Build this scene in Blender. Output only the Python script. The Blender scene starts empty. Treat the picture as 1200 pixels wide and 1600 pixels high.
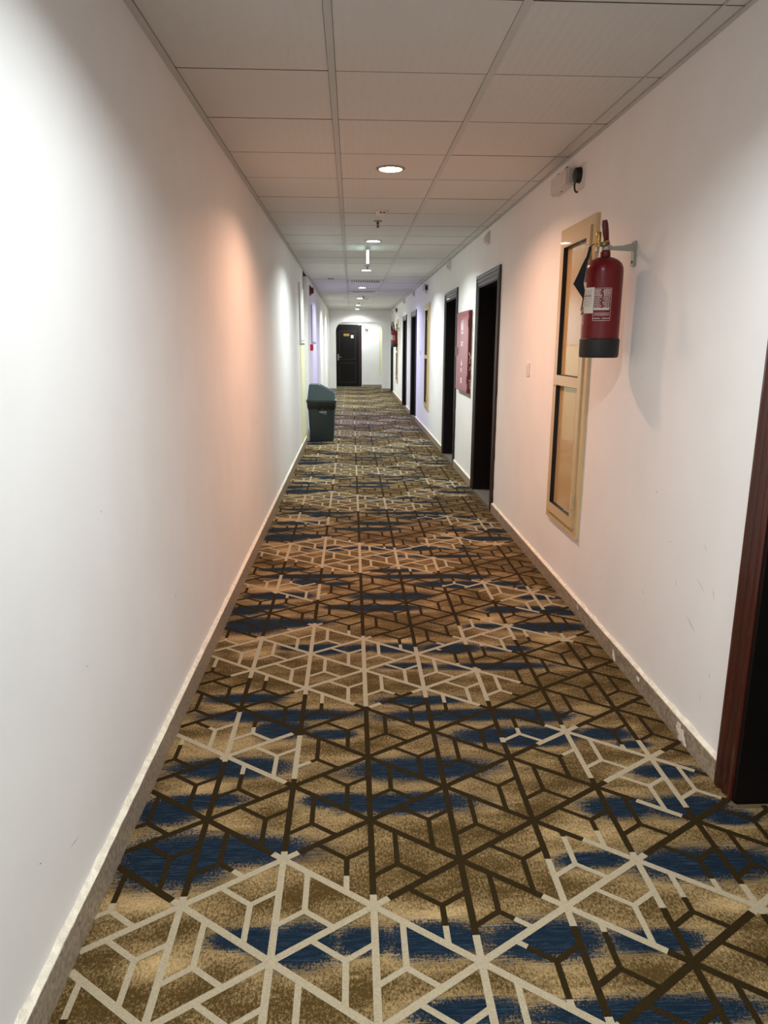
import bpy, bmesh, math, random
from mathutils import Vector, Matrix
random.seed(7)
S = bpy.context.scene
COL = S.collection
PI = math.pi
# ------------------------------------------------------------------ camera
EYE = 1.4152
cam_d = bpy.data.cameras.new('camera'); cam = bpy.data.objects.new('camera', cam_d); COL.objects.link(cam)
R_ = Vector((0.9990185916, -0.0441433121, 0.0036361474))
U_ = Vector((0.0065401706, 0.2282082990, 0.9735903648))
F_ = Vector((0.0438073024, 0.9726110940, -0.2282730384))
m = Matrix((R_, U_, -F_)).transposed().to_4x4(); m.translation = (0, 0, EYE)
cam.matrix_world = m
cam_d.sensor_fit = 'VERTICAL'; cam_d.sensor_height = 24.0; cam_d.lens = 1119.70 * 24.0 / 1600.0
cam_d.clip_start = 0.02; cam_d.clip_end = 100
S.camera = cam
# ------------------------------------------------------------------ world, exposure
w = bpy.data.worlds.new('world'); S.world = w; w.use_nodes = True
w.node_tree.nodes['Background'].inputs[0].default_value = (0.9, 0.93, 1, 1)
w.node_tree.nodes['Background'].inputs[1].default_value = 0.05
S.view_settings.view_transform = 'Standard'; S.view_settings.look = 'None'
S.view_settings.gamma = 1.0; S.view_settings.use_curve_mapping = False
S.view_settings.exposure = 0.54
# corridor lamps: (y, colour, spot watts, lens strength)
COOL = (0.88, 0.97, 1.0); WARM = (1.0, 0.55, 0.37); LAV = (0.56, 0.56, 1.0); WHITE = (0.90, 1.0, 0.98)
LAMPS = [(-1.5, COOL, 85, 20), (1.50, COOL, 51, 20), (4.53, WARM, 48, 30), (7.55, WHITE, 62, 20),
         (10.46, WHITE, 78, 20), (13.60, LAV, 85, 20), (16.75, WHITE, 90, 20), (19.63, WHITE, 90, 20), (21.95, WHITE, 22, 20)]
SPOT_ANGLE = 152; SPOT_BLEND = 0.38; BEAM, GLOW = 0.36, 0.33        # shares of sharp beam and of soft lens light
XL, XR, H = -0.674, 1.2104, 2.4134
YB, YE = -2.4, 22.42

# ------------------------------------------------------------------ helpers
def s2l(c):
    return tuple(((v / 255) / 12.92 if v / 255 <= 0.04045 else ((v / 255 + 0.055) / 1.055) ** 2.4) for v in c)
def mat(name, rgb, rough=0.5, metal=0.0, spec=0.5, coat=0.0, var=0.0, vscale=8.0, bump=0.0, bscale=60.0, emit=None, estr=0.0, rgb2=None, stretch=(1, 1, 1), detail=4):
    M = bpy.data.materials.new(name); M.use_nodes = True
    n = M.node_tree.nodes; l = M.node_tree.links; b = n['Principled BSDF']
    c = s2l(rgb)
    b.inputs['Base Color'].default_value = (*c, 1); b.inputs['Roughness'].default_value = rough
    b.inputs['Metallic'].default_value = metal; b.inputs['Specular IOR Level'].default_value = spec
    b.inputs['Coat Weight'].default_value = coat
    tc = n.new('ShaderNodeTexCoord'); mp = n.new('ShaderNodeMapping'); mp.inputs['Scale'].default_value = stretch
    l.new(tc.outputs['Object'], mp.inputs[0])
    if var > 0 or rgb2:
        no = n.new('ShaderNodeTexNoise'); no.inputs['Scale'].default_value = vscale; no.inputs['Detail'].default_value = detail
        l.new(mp.outputs[0], no.inputs['Vector'])
        mx = n.new('ShaderNodeMix'); mx.data_type = 'RGBA'
        c2 = s2l(rgb2) if rgb2 else tuple(v * (1 - var) for v in c)
        mx.inputs[6].default_value = (*c, 1); mx.inputs[7].default_value = (*c2, 1)
        rp = n.new('ShaderNodeMapRange'); rp.inputs[1].default_value = 0.35; rp.inputs[2].default_value = 0.65
        l.new(no.outputs['Fac'], rp.inputs[0]); l.new(rp.outputs[0], mx.inputs[0]); l.new(mx.outputs[2], b.inputs['Base Color'])
    if bump > 0:
        n2 = n.new('ShaderNodeTexNoise'); n2.inputs['Scale'].default_value = bscale; n2.inputs['Detail'].default_value = 5
        l.new(mp.outputs[0], n2.inputs['Vector'])
        bp = n.new('ShaderNodeBump'); bp.inputs['Strength'].default_value = bump; bp.inputs['Distance'].default_value = 0.01
        l.new(n2.outputs['Fac'], bp.inputs['Height']); l.new(bp.outputs[0], b.inputs['Normal'])
    if emit:
        b.inputs['Emission Color'].default_value = (*emit, 1); b.inputs['Emission Strength'].default_value = estr
    return M
def link(name, me, m=None, parent=None):
    o = bpy.data.objects.new(name, me); COL.objects.link(o)
    if m is not None:
        for k in (m if isinstance(m, (list, tuple)) else [m]): me.materials.append(k)
    if parent: o.parent = parent
    return o
def obj(name, bm, m=None, parent=None, smooth=False, bevel=0.0):
    if bevel > 0:
        bmesh.ops.bevel(bm, geom=[e for e in bm.edges if len(e.link_faces) == 2 and e.calc_face_angle(0) > 0.5], offset=bevel, segments=2, affect='EDGES', profile=0.5)
    me = bpy.data.meshes.new(name); bmesh.ops.recalc_face_normals(bm, faces=bm.faces); bm.to_mesh(me); bm.free()
    if smooth:
        for p in me.polygons: p.use_smooth = True
        try: me.set_sharp_from_angle(angle=math.radians(40))
        except Exception: pass
    return link(name, me, m, parent)
def box(bm, x0, x1, y0, y1, z0, z1, mi=0):
    v = [bm.verts.new(p) for p in ((x0, y0, z0), (x1, y0, z0), (x1, y1, z0), (x0, y1, z0), (x0, y0, z1), (x1, y0, z1), (x1, y1, z1), (x0, y1, z1))]
    for q in ((0, 3, 2, 1), (4, 5, 6, 7), (0, 1, 5, 4), (1, 2, 6, 5), (2, 3, 7, 6), (3, 0, 4, 7)):
        f = bm.faces.new([v[i] for i in q]); f.material_index = mi
def B(*a):
    bm = bmesh.new()
    for q in a: box(bm, *q)
    return bm
def lathe(bm, prof, c=(0, 0, 0), seg=32, axis='Z', mi=0):
    rings = []
    for r, z in prof:
        ring = []
        for k in range(seg):
            t = 2 * PI * k / seg; a, b = r * math.cos(t), r * math.sin(t)
            p = {'Z': (a, b, z), 'X': (z, a, b), 'Y': (a, z, b)}[axis]
            ring.append(bm.verts.new((p[0] + c[0], p[1] + c[1], p[2] + c[2])))
        rings.append(ring)
    for i in range(len(rings) - 1):
        for k in range(seg):
            f = bm.faces.new((rings[i][k], rings[i][(k + 1) % seg], rings[i + 1][(k + 1) % seg], rings[i + 1][k])); f.material_index = mi
    bm.faces.new(rings[0][::-1]).material_index = mi; bm.faces.new(rings[-1]).material_index = mi
def tube(bm, pts, r, seg=8):
    pts = [Vector(p) for p in pts]; rings = []
    rr = r if isinstance(r, (list, tuple)) else [r] * len(pts)
    for i, p in enumerate(pts):
        d = (pts[min(i + 1, len(pts) - 1)] - pts[max(i - 1, 0)]).normalized()
        a = d.cross(Vector((0, 0, 1)));  a = a if a.length > 0.05 else d.cross(Vector((0, 1, 0)))
        a.normalize(); b = d.cross(a).normalized()
        rings.append([bm.verts.new(p + (a * math.cos(2 * PI * k / seg) + b * math.sin(2 * PI * k / seg)) * rr[i]) for k in range(seg)])
    for i in range(len(rings) - 1):
        for k in range(seg): bm.faces.new((rings[i][k], rings[i][(k + 1) % seg], rings[i + 1][(k + 1) % seg], rings[i + 1][k]))
    bm.faces.new(rings[0][::-1]); bm.faces.new(rings[-1])
def prism(bm, poly, axis, a, b, mi=0):
    """poly of 2-tuples; axis 'X' -> (y,z), 'Y' -> (x,z), 'Z' -> (x,y); extruded from a to b"""
    def P(p, t): return {'X': (t, p[0], p[1]), 'Y': (p[0], t, p[1]), 'Z': (p[0], p[1], t)}[axis]
    A = [bm.verts.new(P(p, a)) for p in poly]; C = [bm.verts.new(P(p, b)) for p in poly]; n = len(poly)
    fs = [bm.faces.new(A), bm.faces.new(C[::-1])]
    for i in range(n): fs.append(bm.faces.new((A[i], C[i], C[(i + 1) % n], A[(i + 1) % n])))
    for f in fs: f.material_index = mi
def root(name, loc, label=None, cat=None, group=None, kind=None):
    o = bpy.data.objects.new(name, None); COL.objects.link(o); o.location = loc; o.empty_display_size = 0.1
    if label: o['label'] = label
    if cat: o['category'] = cat
    if group: o['group'] = group
    if kind: o['kind'] = kind
    return o
def tag(o, label=None, cat=None, group=None, kind=None):
    if label: o['label'] = label
    if cat: o['category'] = cat
    if group: o['group'] = group
    if kind: o['kind'] = kind
    return o
def copy_tree(o, parent=None):
    c = o.copy(); COL.objects.link(c)
    if parent: c.parent = parent
    for ch in list(o.children): copy_tree(ch, c)
    return c

# ------------------------------------------------------------------ materials
M_wall = mat('white_paint', (240, 237, 235), 0.55, var=0.035, vscale=3.0, bump=0.06, bscale=25)
M_tile = mat('ceiling_tile_vinyl', (211, 210, 207), 0.6, bump=0.0)
M_tee = mat('tee_enamel', (194, 193, 190), 0.45)
M_void = mat('plenum_dark', (24, 21, 19), 0.9)
M_base = mat('granite', (126, 112, 96), 0.45, rgb2=(168, 154, 134), vscale=70, detail=6)
M_plaster = mat('rough_plaster', (238, 229, 210), 0.85, var=0.2, vscale=40, bump=0.6, bscale=120)
M_floor = mat('grey_granite_floor', (120, 112, 102), 0.5, rgb2=(90, 84, 76), vscale=60)
M_wood = mat('dark_wood', (66, 24, 15), 0.3, rgb2=(44, 16, 10), vscale=12, stretch=(1, 1, 0.08), coat=0.3)
M_woodf = mat('espresso_wood', (40, 24, 24), 0.32, rgb2=(28, 18, 18), vscale=12, stretch=(1, 1, 0.08), coat=0.3)
M_jamb = mat('door_black_wood', (13, 7, 6), 0.5, spec=.25, rgb2=(9, 5, 5), vscale=12, stretch=(1, 1, 0.1))
M_cream = mat('cream_aluminium', (206, 182, 138), 0.32, coat=0.3)
M_creamp = mat('cream_panel', (200, 170, 120), 0.16, coat=0.6)
M_black = mat('black_rubber', (6, 7, 9), 0.5)
M_red = mat('extinguisher_red', (104, 0, 10), 0.3, spec=0.35, coat=0.1)
M_redc = mat('cabinet_red', (138, 30, 44), 0.35, coat=0.3)
M_redd = mat('dark_red', (96, 12, 24), 0.4)
M_brass = mat('brass', (190, 160, 90), 0.3, metal=0.9)
M_steel = mat('zinc_steel', (168, 170, 160), 0.35, metal=0.8)
M_white = mat('white_plastic', (225, 222, 216), 0.4)
M_lens = mat('milky_plastic', (206, 200, 196), 0.3)
M_label = mat('paper_white', (214, 208, 196), 0.6)
M_print = mat('print_white', (205, 190, 185), 0.6)
M_ink = mat('print_dark', (60, 58, 60), 0.6)
M_grey = mat('grey_bin_plastic', (36, 48, 52), 0.38, bump=0.05, bscale=200)
M_greyl = mat('grey_lid_plastic', (62, 79, 84), 0.35)
M_liner = mat('black_liner', (14, 16, 18), 0.3)
M_yell = mat('pale_yellow', (234, 230, 186), 0.5)
M_trim = mat('lamp_trim', (150, 142, 132), 0.4, metal=0.3)
M_mask = mat('black_cloth', (10, 12, 18), 0.8)
M_gold = mat('gold_plate', (150, 120, 50), 0.4)
def ceiling_bump(M):
    n = M.node_tree.nodes; l = M.node_tree.links
    tc = n.new('ShaderNodeTexCoord'); wv = n.new('ShaderNodeTexWave'); wv.wave_type = 'BANDS'; wv.bands_direction = 'X'
    wv.inputs['Scale'].default_value = 9; wv.inputs['Distortion'].default_value = 3; wv.inputs['Detail'].default_value = 2; wv.inputs['Detail Scale'].default_value = 5
    l.new(tc.outputs['Object'], wv.inputs['Vector'])
    n2 = n.new('ShaderNodeTexNoise'); n2.inputs['Scale'].default_value = 220; l.new(tc.outputs['Object'], n2.inputs['Vector'])
    ad = n.new('ShaderNodeMath'); ad.operation = 'MULTIPLY_ADD'; ad.inputs[1].default_value = 0.5
    l.new(n2.outputs['Fac'], ad.inputs[0]); l.new(wv.outputs['Fac'], ad.inputs[2])
    bp = n.new('ShaderNodeBump'); bp.inputs['Strength'].default_value = 0.25; bp.inputs['Distance'].default_value = 0.003
    l.new(ad.outputs[0], bp.inputs['Height']); l.new(bp.outputs[0], n['Principled BSDF'].inputs['Normal'])
ceiling_bump(M_tile)

# ------------------------------------------------------------------ floor slab
fl = obj('floor', B((XL - .3, XR + .45, YB - .2, YE + 2.4, -0.12, -0.008), (-2.2, XL - .3, YE, YE + 2.4, -0.12, -0.008), (XR + .45, 2.4, YE, YE + 2.4, -0.12, -0.008)), M_floor); fl['kind'] = 'structure'
# ------------------------------------------------------------------ walls
HO = 1.945                                             # height of a door opening
DOORS = [(0.97, 2.062), (6.00, 7.10), (8.385, 9.49), (13.65, 14.80), (16.04, 17.20), (21.24, 22.32)]
CW = 0.095                                             # casing width
def wall_boxes(x0, x1, opens, y0, y1, hop):
    out = []; y = y0
    for a, b, h in opens:
        out.append((x0, x1, y, a, -0.01, H)); 
        if h < H: out.append((x0, x1, a, b, h, H))
        y = b
    out.append((x0, x1, y, y1, -0.01, H)); return out
TR = 0.21
wr = obj('wall_right', B(*wall_boxes(XR, XR + TR, [(a + CW, b - CW, HO) for a, b in DOORS], YB, YE, HO)), M_wall); wr['kind'] = 'structure'
RY0, RY1 = 10.5, 11.46                                 # recess in the left wall
wl = obj('wall_left', B((XL - .3, XL, YB, RY0, -0.01, H), (XL - .3, XL - .24, RY0, RY1, -0.01, H), (XL - .3, XL, RY1, YE, -0.01, H)), M_wall); wl['kind'] = 'structure'
wb = obj('wall_back', B((XL - .3, XR + TR, YB - .15, YB, -0.01, H)), M_wall); wb['kind'] = 'structure'
# arch wall at the far end
AX0, AX1, AZ, AR = -0.475, 0.933, 2.062, 0.27
def arch_wall():
    bm = bmesh.new(); y0, y1 = YE, YE + .2
    o = [(XL - .3, -0.01), (AX0, -0.01)]
    arcL = [(AX0 + AR - AR * math.cos(t), AZ - AR + AR * math.sin(t)) for t in [i * PI / 2 / 10 for i in range(11)]]
    arcR = [(AX1 - AR + AR * math.sin(t), AZ - AR + AR * math.cos(t)) for t in [i * PI / 2 / 10 for i in range(11)]]
    prism(bm, [(XL - .3, -0.01), (AX0, -0.01)] + arcL + [(AX0 + AR, H), (XL - .3, H)], 'Y', y0, y1)
    prism(bm, [(AX0 + AR, AZ), (AX1 - AR, AZ), (AX1 - AR, H), (AX0 + AR, H)], 'Y', y0, y1)
    prism(bm, arcR + [(AX1, -0.01), (XR + TR, -0.01), (XR + TR, H), (AX1 - AR, H)], 'Y', y0, y1)
    return bm
aw = obj('wall_arch', arch_wall(), M_wall); aw['kind'] = 'structure'
YV = 24.5
EX0, EX1, EH = -0.60, 0.336, 2.035
wv_ = obj('wall_far', B((-2.0, EX0 + .08, YV, YV + .15, -0.01, H), (EX1 - .08, 2.2, YV, YV + .15, -0.01, H), (EX0 + .08, EX1 - .08, YV, YV + .15, EH - .08, H),
                        (-2.15, -2.0, YE, YV + .15, -0.01, H), (2.2, 2.35, YE, YV + .15, -0.01, H), (-2.15, XL - .3, YE + .05, YE + .2, -0.01, H), (XR + TR, 2.35, YE + .05, YE + .2, -0.01, H)), M_wall); wv_['kind'] = 'structure'

# ------------------------------------------------------------------ ceiling
cl = obj('ceiling', B((XL - .3, XR + .3, YB - .15, YE + .01, H + .014, H + .08), (-2.15, 2.35, YE + .01, YV + .15, H, H + .08)), [M_void]); cl['kind'] = 'structure'
cl.data.materials.append(M_wall)
for p in cl.data.polygons:
    if p.center.y > YE + .2: p.material_index = 1
Y0 = 3.005 + 0.0
XT, XT2, XE = -0.067, 0.533, 1.127
cols = [(XL + .029, XT - .0146), (XT + .0146, XT2 - .0146), (XT2 + .0146, XE - .006), (XE + .006, XR - .022)]
tile_me = {}; M_joint = mat('joint_shade', (84, 74, 66), .9)
GR_ROWS = {12.005: 'near', 14.405: 'far'}
k = -9
while Y0 + .6 * k < YE:
    ya = Y0 + .6 * k; yb = min(ya + .6, YE); ya = max(ya, YB)
    for ci, (xa, xb) in enumerate(cols):
        if ci == 1 and any(abs(ya - g) < .02 for g in GR_ROWS): continue
        key = (ci, round(yb - ya, 3))
        if key not in tile_me:
            bm = B((-(xb - xa) / 2, (xb - xa) / 2, -(yb - ya) / 2 + .003, (yb - ya) / 2 - .003, 0, .012))
            me = bpy.data.meshes.new('ceiling_tile'); bmesh.ops.recalc_face_normals(bm, faces=bm.faces); bm.to_mesh(me); bm.free(); me.materials.append(M_tile); tile_me[key] = me
        o = bpy.data.objects.new('ceiling_tile' if ci < 3 else 'edge_strip', tile_me[key]); COL.objects.link(o); o.parent = cl
        o.location = ((xa + xb) / 2, (ya + yb) / 2, H + random.uniform(-.0008, .0012))
    obj('cross_joint_shade', B((XL + .026, XR - .018, yb - .0027, yb + .0027, H - .0004, H + .006)), M_joint, cl)  # flush dark strip, paints the shade of the gap between tile rows
    k += 1
for x, wd, nm in ((XT, .013, 'ceiling_tee'), (XT2, .013, 'ceiling_tee'), (XE, .003, 'ceiling_tee')):
    obj(nm, B((x - wd, x + wd, YB, YE, H - .0035, H + .010)), M_tee, cl)
obj('wall_angle', B((XL, XL + .026, YB, YE, H - .004, H + .012)), M_tee, cl)
obj('wall_angle', B((XR - .018, XR, YB, YE, H - .004, H + .012)), M_tee, cl)

# ------------------------------------------------------------------ baseboards
def jag(bm, x0, x1, ya, yb, z0, step=.05, amp=.012, hmin=.002):
    n = max(2, int((yb - ya) / step)); top0 = []; top1 = []; bot0 = []; bot1 = []
    for i in range(n + 1):
        y = ya + (yb - ya) * i / n; h = hmin + random.random() ** 2 * amp; q = random.uniform(-.0015, .0015)
        bot0.append(bm.verts.new((x0, y, z0))); bot1.append(bm.verts.new((x1 + q, y, z0)))
        top0.append(bm.verts.new((x0, y, z0 + h + amp * .5))); top1.append(bm.verts.new((x1 + q, y, z0 + .001 + h * .15)))
    for i in range(n):
        for a, b in ((bot1, top1), (top1, top0), (top0, bot0)):
            bm.faces.new((a[i], a[i + 1], b[i + 1], b[i]))
    bm.faces.new((bot0[0], bot1[0], top1[0], top0[0])); bm.faces.new((bot0[-1], top0[-1], top1[-1], bot1[-1]))
BT = 0.0174
def baseboard(name, side, segs, h):
    r = root(name, (0, 0, 0), kind='structure')
    for ya, yb in segs:
        n = max(1, round((yb - ya) / 1.35)); L = (yb - ya) / n
        for i in range(n):
            a, b = ya + L * i + (.0015 if i else 0), ya + L * (i + 1) - (.0015 if i < n - 1 else 0)
            x0, x1 = (XL, XL + BT) if side < 0 else (XR - BT, XR)
            obj('baseboard_tile', B((x0, x1, a, b, -0.004, h)), M_base, r)
        bm = bmesh.new()
        if side < 0: jag(bm, XL, XL + BT * .95, ya, yb, h, amp=.012)
        else: jag(bm, XR, XR - BT * .85, ya, yb, h, amp=.011)
        obj('plaster_edge', bm, M_plaster, r)
    return r
baseboard('baseboard_left', -1, [(YB, RY0), (RY1, YE)], 0.092)
segs = []; y = YB
for a, b in DOORS: segs.append((y, a)); y = b
baseboard('baseboard_right', 1, segs + [(y, YE)], 0.076)
r = root('baseboard_far', (0, 0, 0), kind='structure')
for q in ((XL + BT, AX0, YE - BT, YE), (AX1, XR - BT, YE - BT, YE), (EX1 + .02, 2.2, YV - BT, YV), (-2.0, EX0 - .02, YV - BT, YV)):
    obj('baseboard_tile', B((*q, -0.004, .08)), M_base, r)
# scratches and knocks on the painted walls
bm = bmesh.new()
def scratch(side, y0, z0, y1, z1, w_):
    d = Vector((0, y1 - y0, z1 - z0)); nn = Vector((0, -d.z, d.y)).normalized() * w_
    x = XR - .0004 if side > 0 else XL + .0004
    a, b = Vector((x, y0, z0)), Vector((x, y1, z1)); mdl = (a + b) / 2
    bm.faces.new([bm.verts.new(v) for v in (a, mdl - nn, b, mdl + nn)])
for a in [(2.32, .42, 2.40, .46, .0014), (2.24, .62, 2.22, .58, .0010), (2.36, .62, 2.28, .58, .0007), (2.51, .56, 2.50, .53, .001), (2.75, .85, 2.742, .84, .002), (2.30, .72, 2.33, .75, .0006), (2.2, .33, 2.195, .31, .001), (2.24, .23, 2.24, .20, .0007), (2.6, .68, 2.57, .69, .0005), (3.0, 1.28, 2.985, 1.277, .001), (2.8, .42, 2.78, .40, .0012), (3.3, .3, 3.28, .31, .001)]:
    scratch(1, *a)
for a in [(1.9, .98, 1.905, .97, .0015), (1.35, .33, 1.36, .325, .0015), (2.6, .5, 2.62, .46, .0009), (3.2, .55, 3.22, .5, .001), (1.7, .62, 1.72, .615, .0008), (5.1, .9, 5.15, .85, .002), (4.4, .35, 4.45, .3, .0015), (5.9, .7, 6.0, .62, .002), (2.9, .8, 2.9, .77, .0009), (1.5, .25, 1.56, .24, .0008)]:
    scratch(-1, *a)
me = bpy.data.meshes.new('scuff_marks'); bm.to_mesh(me); bm.free(); o = link('scuff_marks', me, mat('scuff_grey', (120, 112, 104), .7), wr); o['kind'] = 'stuff'

# ------------------------------------------------------------------ doors
# casing profile: (distance outward from the opening edge, height proud of the wall)
PROF = [(0, -.02), (0, .010), (.006, .014), (.016, .014), (.020, .009), (.030, .009), (.036, .015), (.046, .017), (.052, .012), (.062, .012), (.068, .018), (.082, .021), (.094, .019), (.097, .012), (.097, 0)]
def casing(parent, plane, a, b, h, m, sgn=-1, axis='Y', ret=None):
    """three mitred lengths round an opening a..b, 0..h on plane (x for axis Y, y for axis X)"""
    def P(t, u, z): return (plane + sgn * t, u, z) if axis == 'Y' else (u, plane + sgn * t, z)
    paths = [lambda d: [(a - d, -.006), (a - d, h + d)], lambda d: [(a - d, h + d), (b + d, h + d)], lambda d: [(b + d, h + d), (b + d, -.006)]]
    out = []
    for pf in paths:
        bm = bmesh.new(); A = []; C = []
        for d, t in PROF:
            (u0, z0), (u1, z1) = pf(d); A.append(bm.verts.new(P(t, u0, z0))); C.append(bm.verts.new(P(t, u1, z1)))
        for i in range(len(PROF) - 1): bm.faces.new((A[i], A[i + 1], C[i + 1], C[i]))
        bm.faces.new(A); bm.faces.new(C[::-1])
        out.append(obj('casing', bm, m, parent))
    return out
def leaf(parent, plane, a, b, h, m, axis='Y', sgn=1, hand=1):
    def bx(t0, t1, u0, u1, z0, z1):
        x0, x1 = sorted((plane + sgn * t0, plane + sgn * t1))
        return (x0, x1, u0, u1, z0, z1) if axis == 'Y' else (u0, u1, x0, x1, z0, z1)
    o = obj('door_leaf', B(bx(0, .04, a, b, .012, h)), m, parent)
    W = b - a; s = .12
    for z0, z1 in ((.16, .78), (.92, h - .13)):
        bm = B(bx(-.006, .002, a + s, b - s, z0, z1)); obj('door_panel', bm, m, o, bevel=.004)
        bm = B(bx(-.012, .002, a + s - .02, a + s, z0 - .02, z1 + .02), bx(-.012, .002, b - s, b - s + .02, z0 - .02, z1 + .02), bx(-.012, .002, a + s, b - s, z0 - .02, z0), bx(-.012, .002, a + s, b - s, z1, z1 + .02))
        obj('panel_moulding', bm, m, o)
    u = a + .06 if hand > 0 else b - .06
    bm = bmesh.new()
    def T(t, u_, z): return (plane + sgn * t, u_, z) if axis == 'Y' else (u_, plane + sgn * t, z)
    box(bm, *bx(-.008, .001, u - .02, u + .02, .88, 1.08)); tube(bm, [T(-.006, u, .985), T(-.05, u, .985), T(-.052, u + hand * .11, .985)], .009)
    obj('door_handle', bm, M_steel, o)
    return o
for i, (a, b) in enumerate(DOORS):
    r = root('door_%d' % (i + 1), (XR, (a + b) / 2, 0), kind='structure')
    g = root('tmp', (0, 0, 0)); bpy.data.objects.remove(g)
    oa, ob = a + CW, b - CW
    parts = casing(r, XR, oa, ob, HO, M_wood if i == 0 else M_woodf)
    J = .016
    parts.append(obj('jamb', B((XR - .006, XR + .205, oa, oa + J, -.004, HO - J)), M_jamb, r))
    parts.append(obj('jamb', B((XR - .006, XR + .205, ob - J, ob, -.004, HO - J)), M_jamb, r))
    parts.append(obj('jamb', B((XR - .006, XR + .205, oa, ob, HO - J, HO)), M_jamb, r))
    parts.append(obj('door_stop', B((XR + .14, XR + .16, oa + J, oa + J + .012, 0, HO - J), (XR + .14, XR + .16, ob - J - .012, ob - J, 0, HO - J), (XR + .14, XR + .16, oa + J, ob - J, HO - J - .012, HO - J)), M_jamb, r))
    parts.append(leaf(r, XR + .162, oa + J + .002, ob - J - .002, HO - J - .004, M_jamb))
    parts.append(obj('threshold', B((XR + (.125 if i == 0 else .002), XR + .21, oa + J, ob - J, -.008, .004)), M_floor, r))
    for p in parts: p.location = (-XR, -(a + b) / 2, 0)
    if 1 <= i <= 2:                                   # ragged unpainted gap along the near edge of the frame
        bm = bmesh.new(); z = -.004; L_ = []
        while z < 1.75:
            L_.append((z, random.uniform(.004, .022) * (1.0 if z < 1.2 else .4))); z += .06
        A = [bm.verts.new((XR - .0015, a + .004, z_)) for z_, q in L_]; C = [bm.verts.new((XR - .0015, a - q, z_)) for z_, q in L_]
        A2 = [bm.verts.new((XR + .001, a + .004, z_)) for z_, q in L_]; C2 = [bm.verts.new((XR + .001, a - q, z_)) for z_, q in L_]
        for q in range(len(A) - 1):
            bm.faces.new((A[q], A[q + 1], C[q + 1], C[q])); bm.faces.new((C[q], C[q + 1], C2[q + 1], C2[q]))
        o = obj('filler_gap', bm, mat('raw_gap', (52, 28, 22), .9), r); o.location = (-XR, -(a + b) / 2, 0)
# end door in the vestibule
r = root('door_7', ((EX0 + EX1) / 2, YV, 0), kind='structure')
oa, ob = EX0 + CW, EX1 - CW
ps = casing(r, YV, oa, ob, EH - CW, M_woodf, axis='X')
lf = leaf(r, YV + .01, oa, ob, EH - CW, M_jamb, axis='X', sgn=1, hand=1); ps.append(lf)
for q in lf.children:
    if q.name.startswith('panel_moulding'): q.data.materials[0] = M_woodf; q.scale = (1, 1, 1)  # lighter wood puts the lit ridges of the mouldings into the colour
ps.append(obj('threshold', B((EX0, EX1, YV - .03, YV + .1, -.008, .012)), mat('pale_threshold', (170, 170, 155), .5), r))
ps.append(tag(obj('name_plate', B((-.26, -.07, YV - .004, YV + .006, 1.665, 1.745)), M_gold, r), 'dull gold name plate'))
ps.append(tag(obj('notice', B((-.02, .07, YV - .004, YV + .006, 1.60, 1.70)), M_label, r), 'small white paper notice'))
for p in ps: p.location = (-(EX0 + EX1) / 2, -YV, 0)

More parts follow.
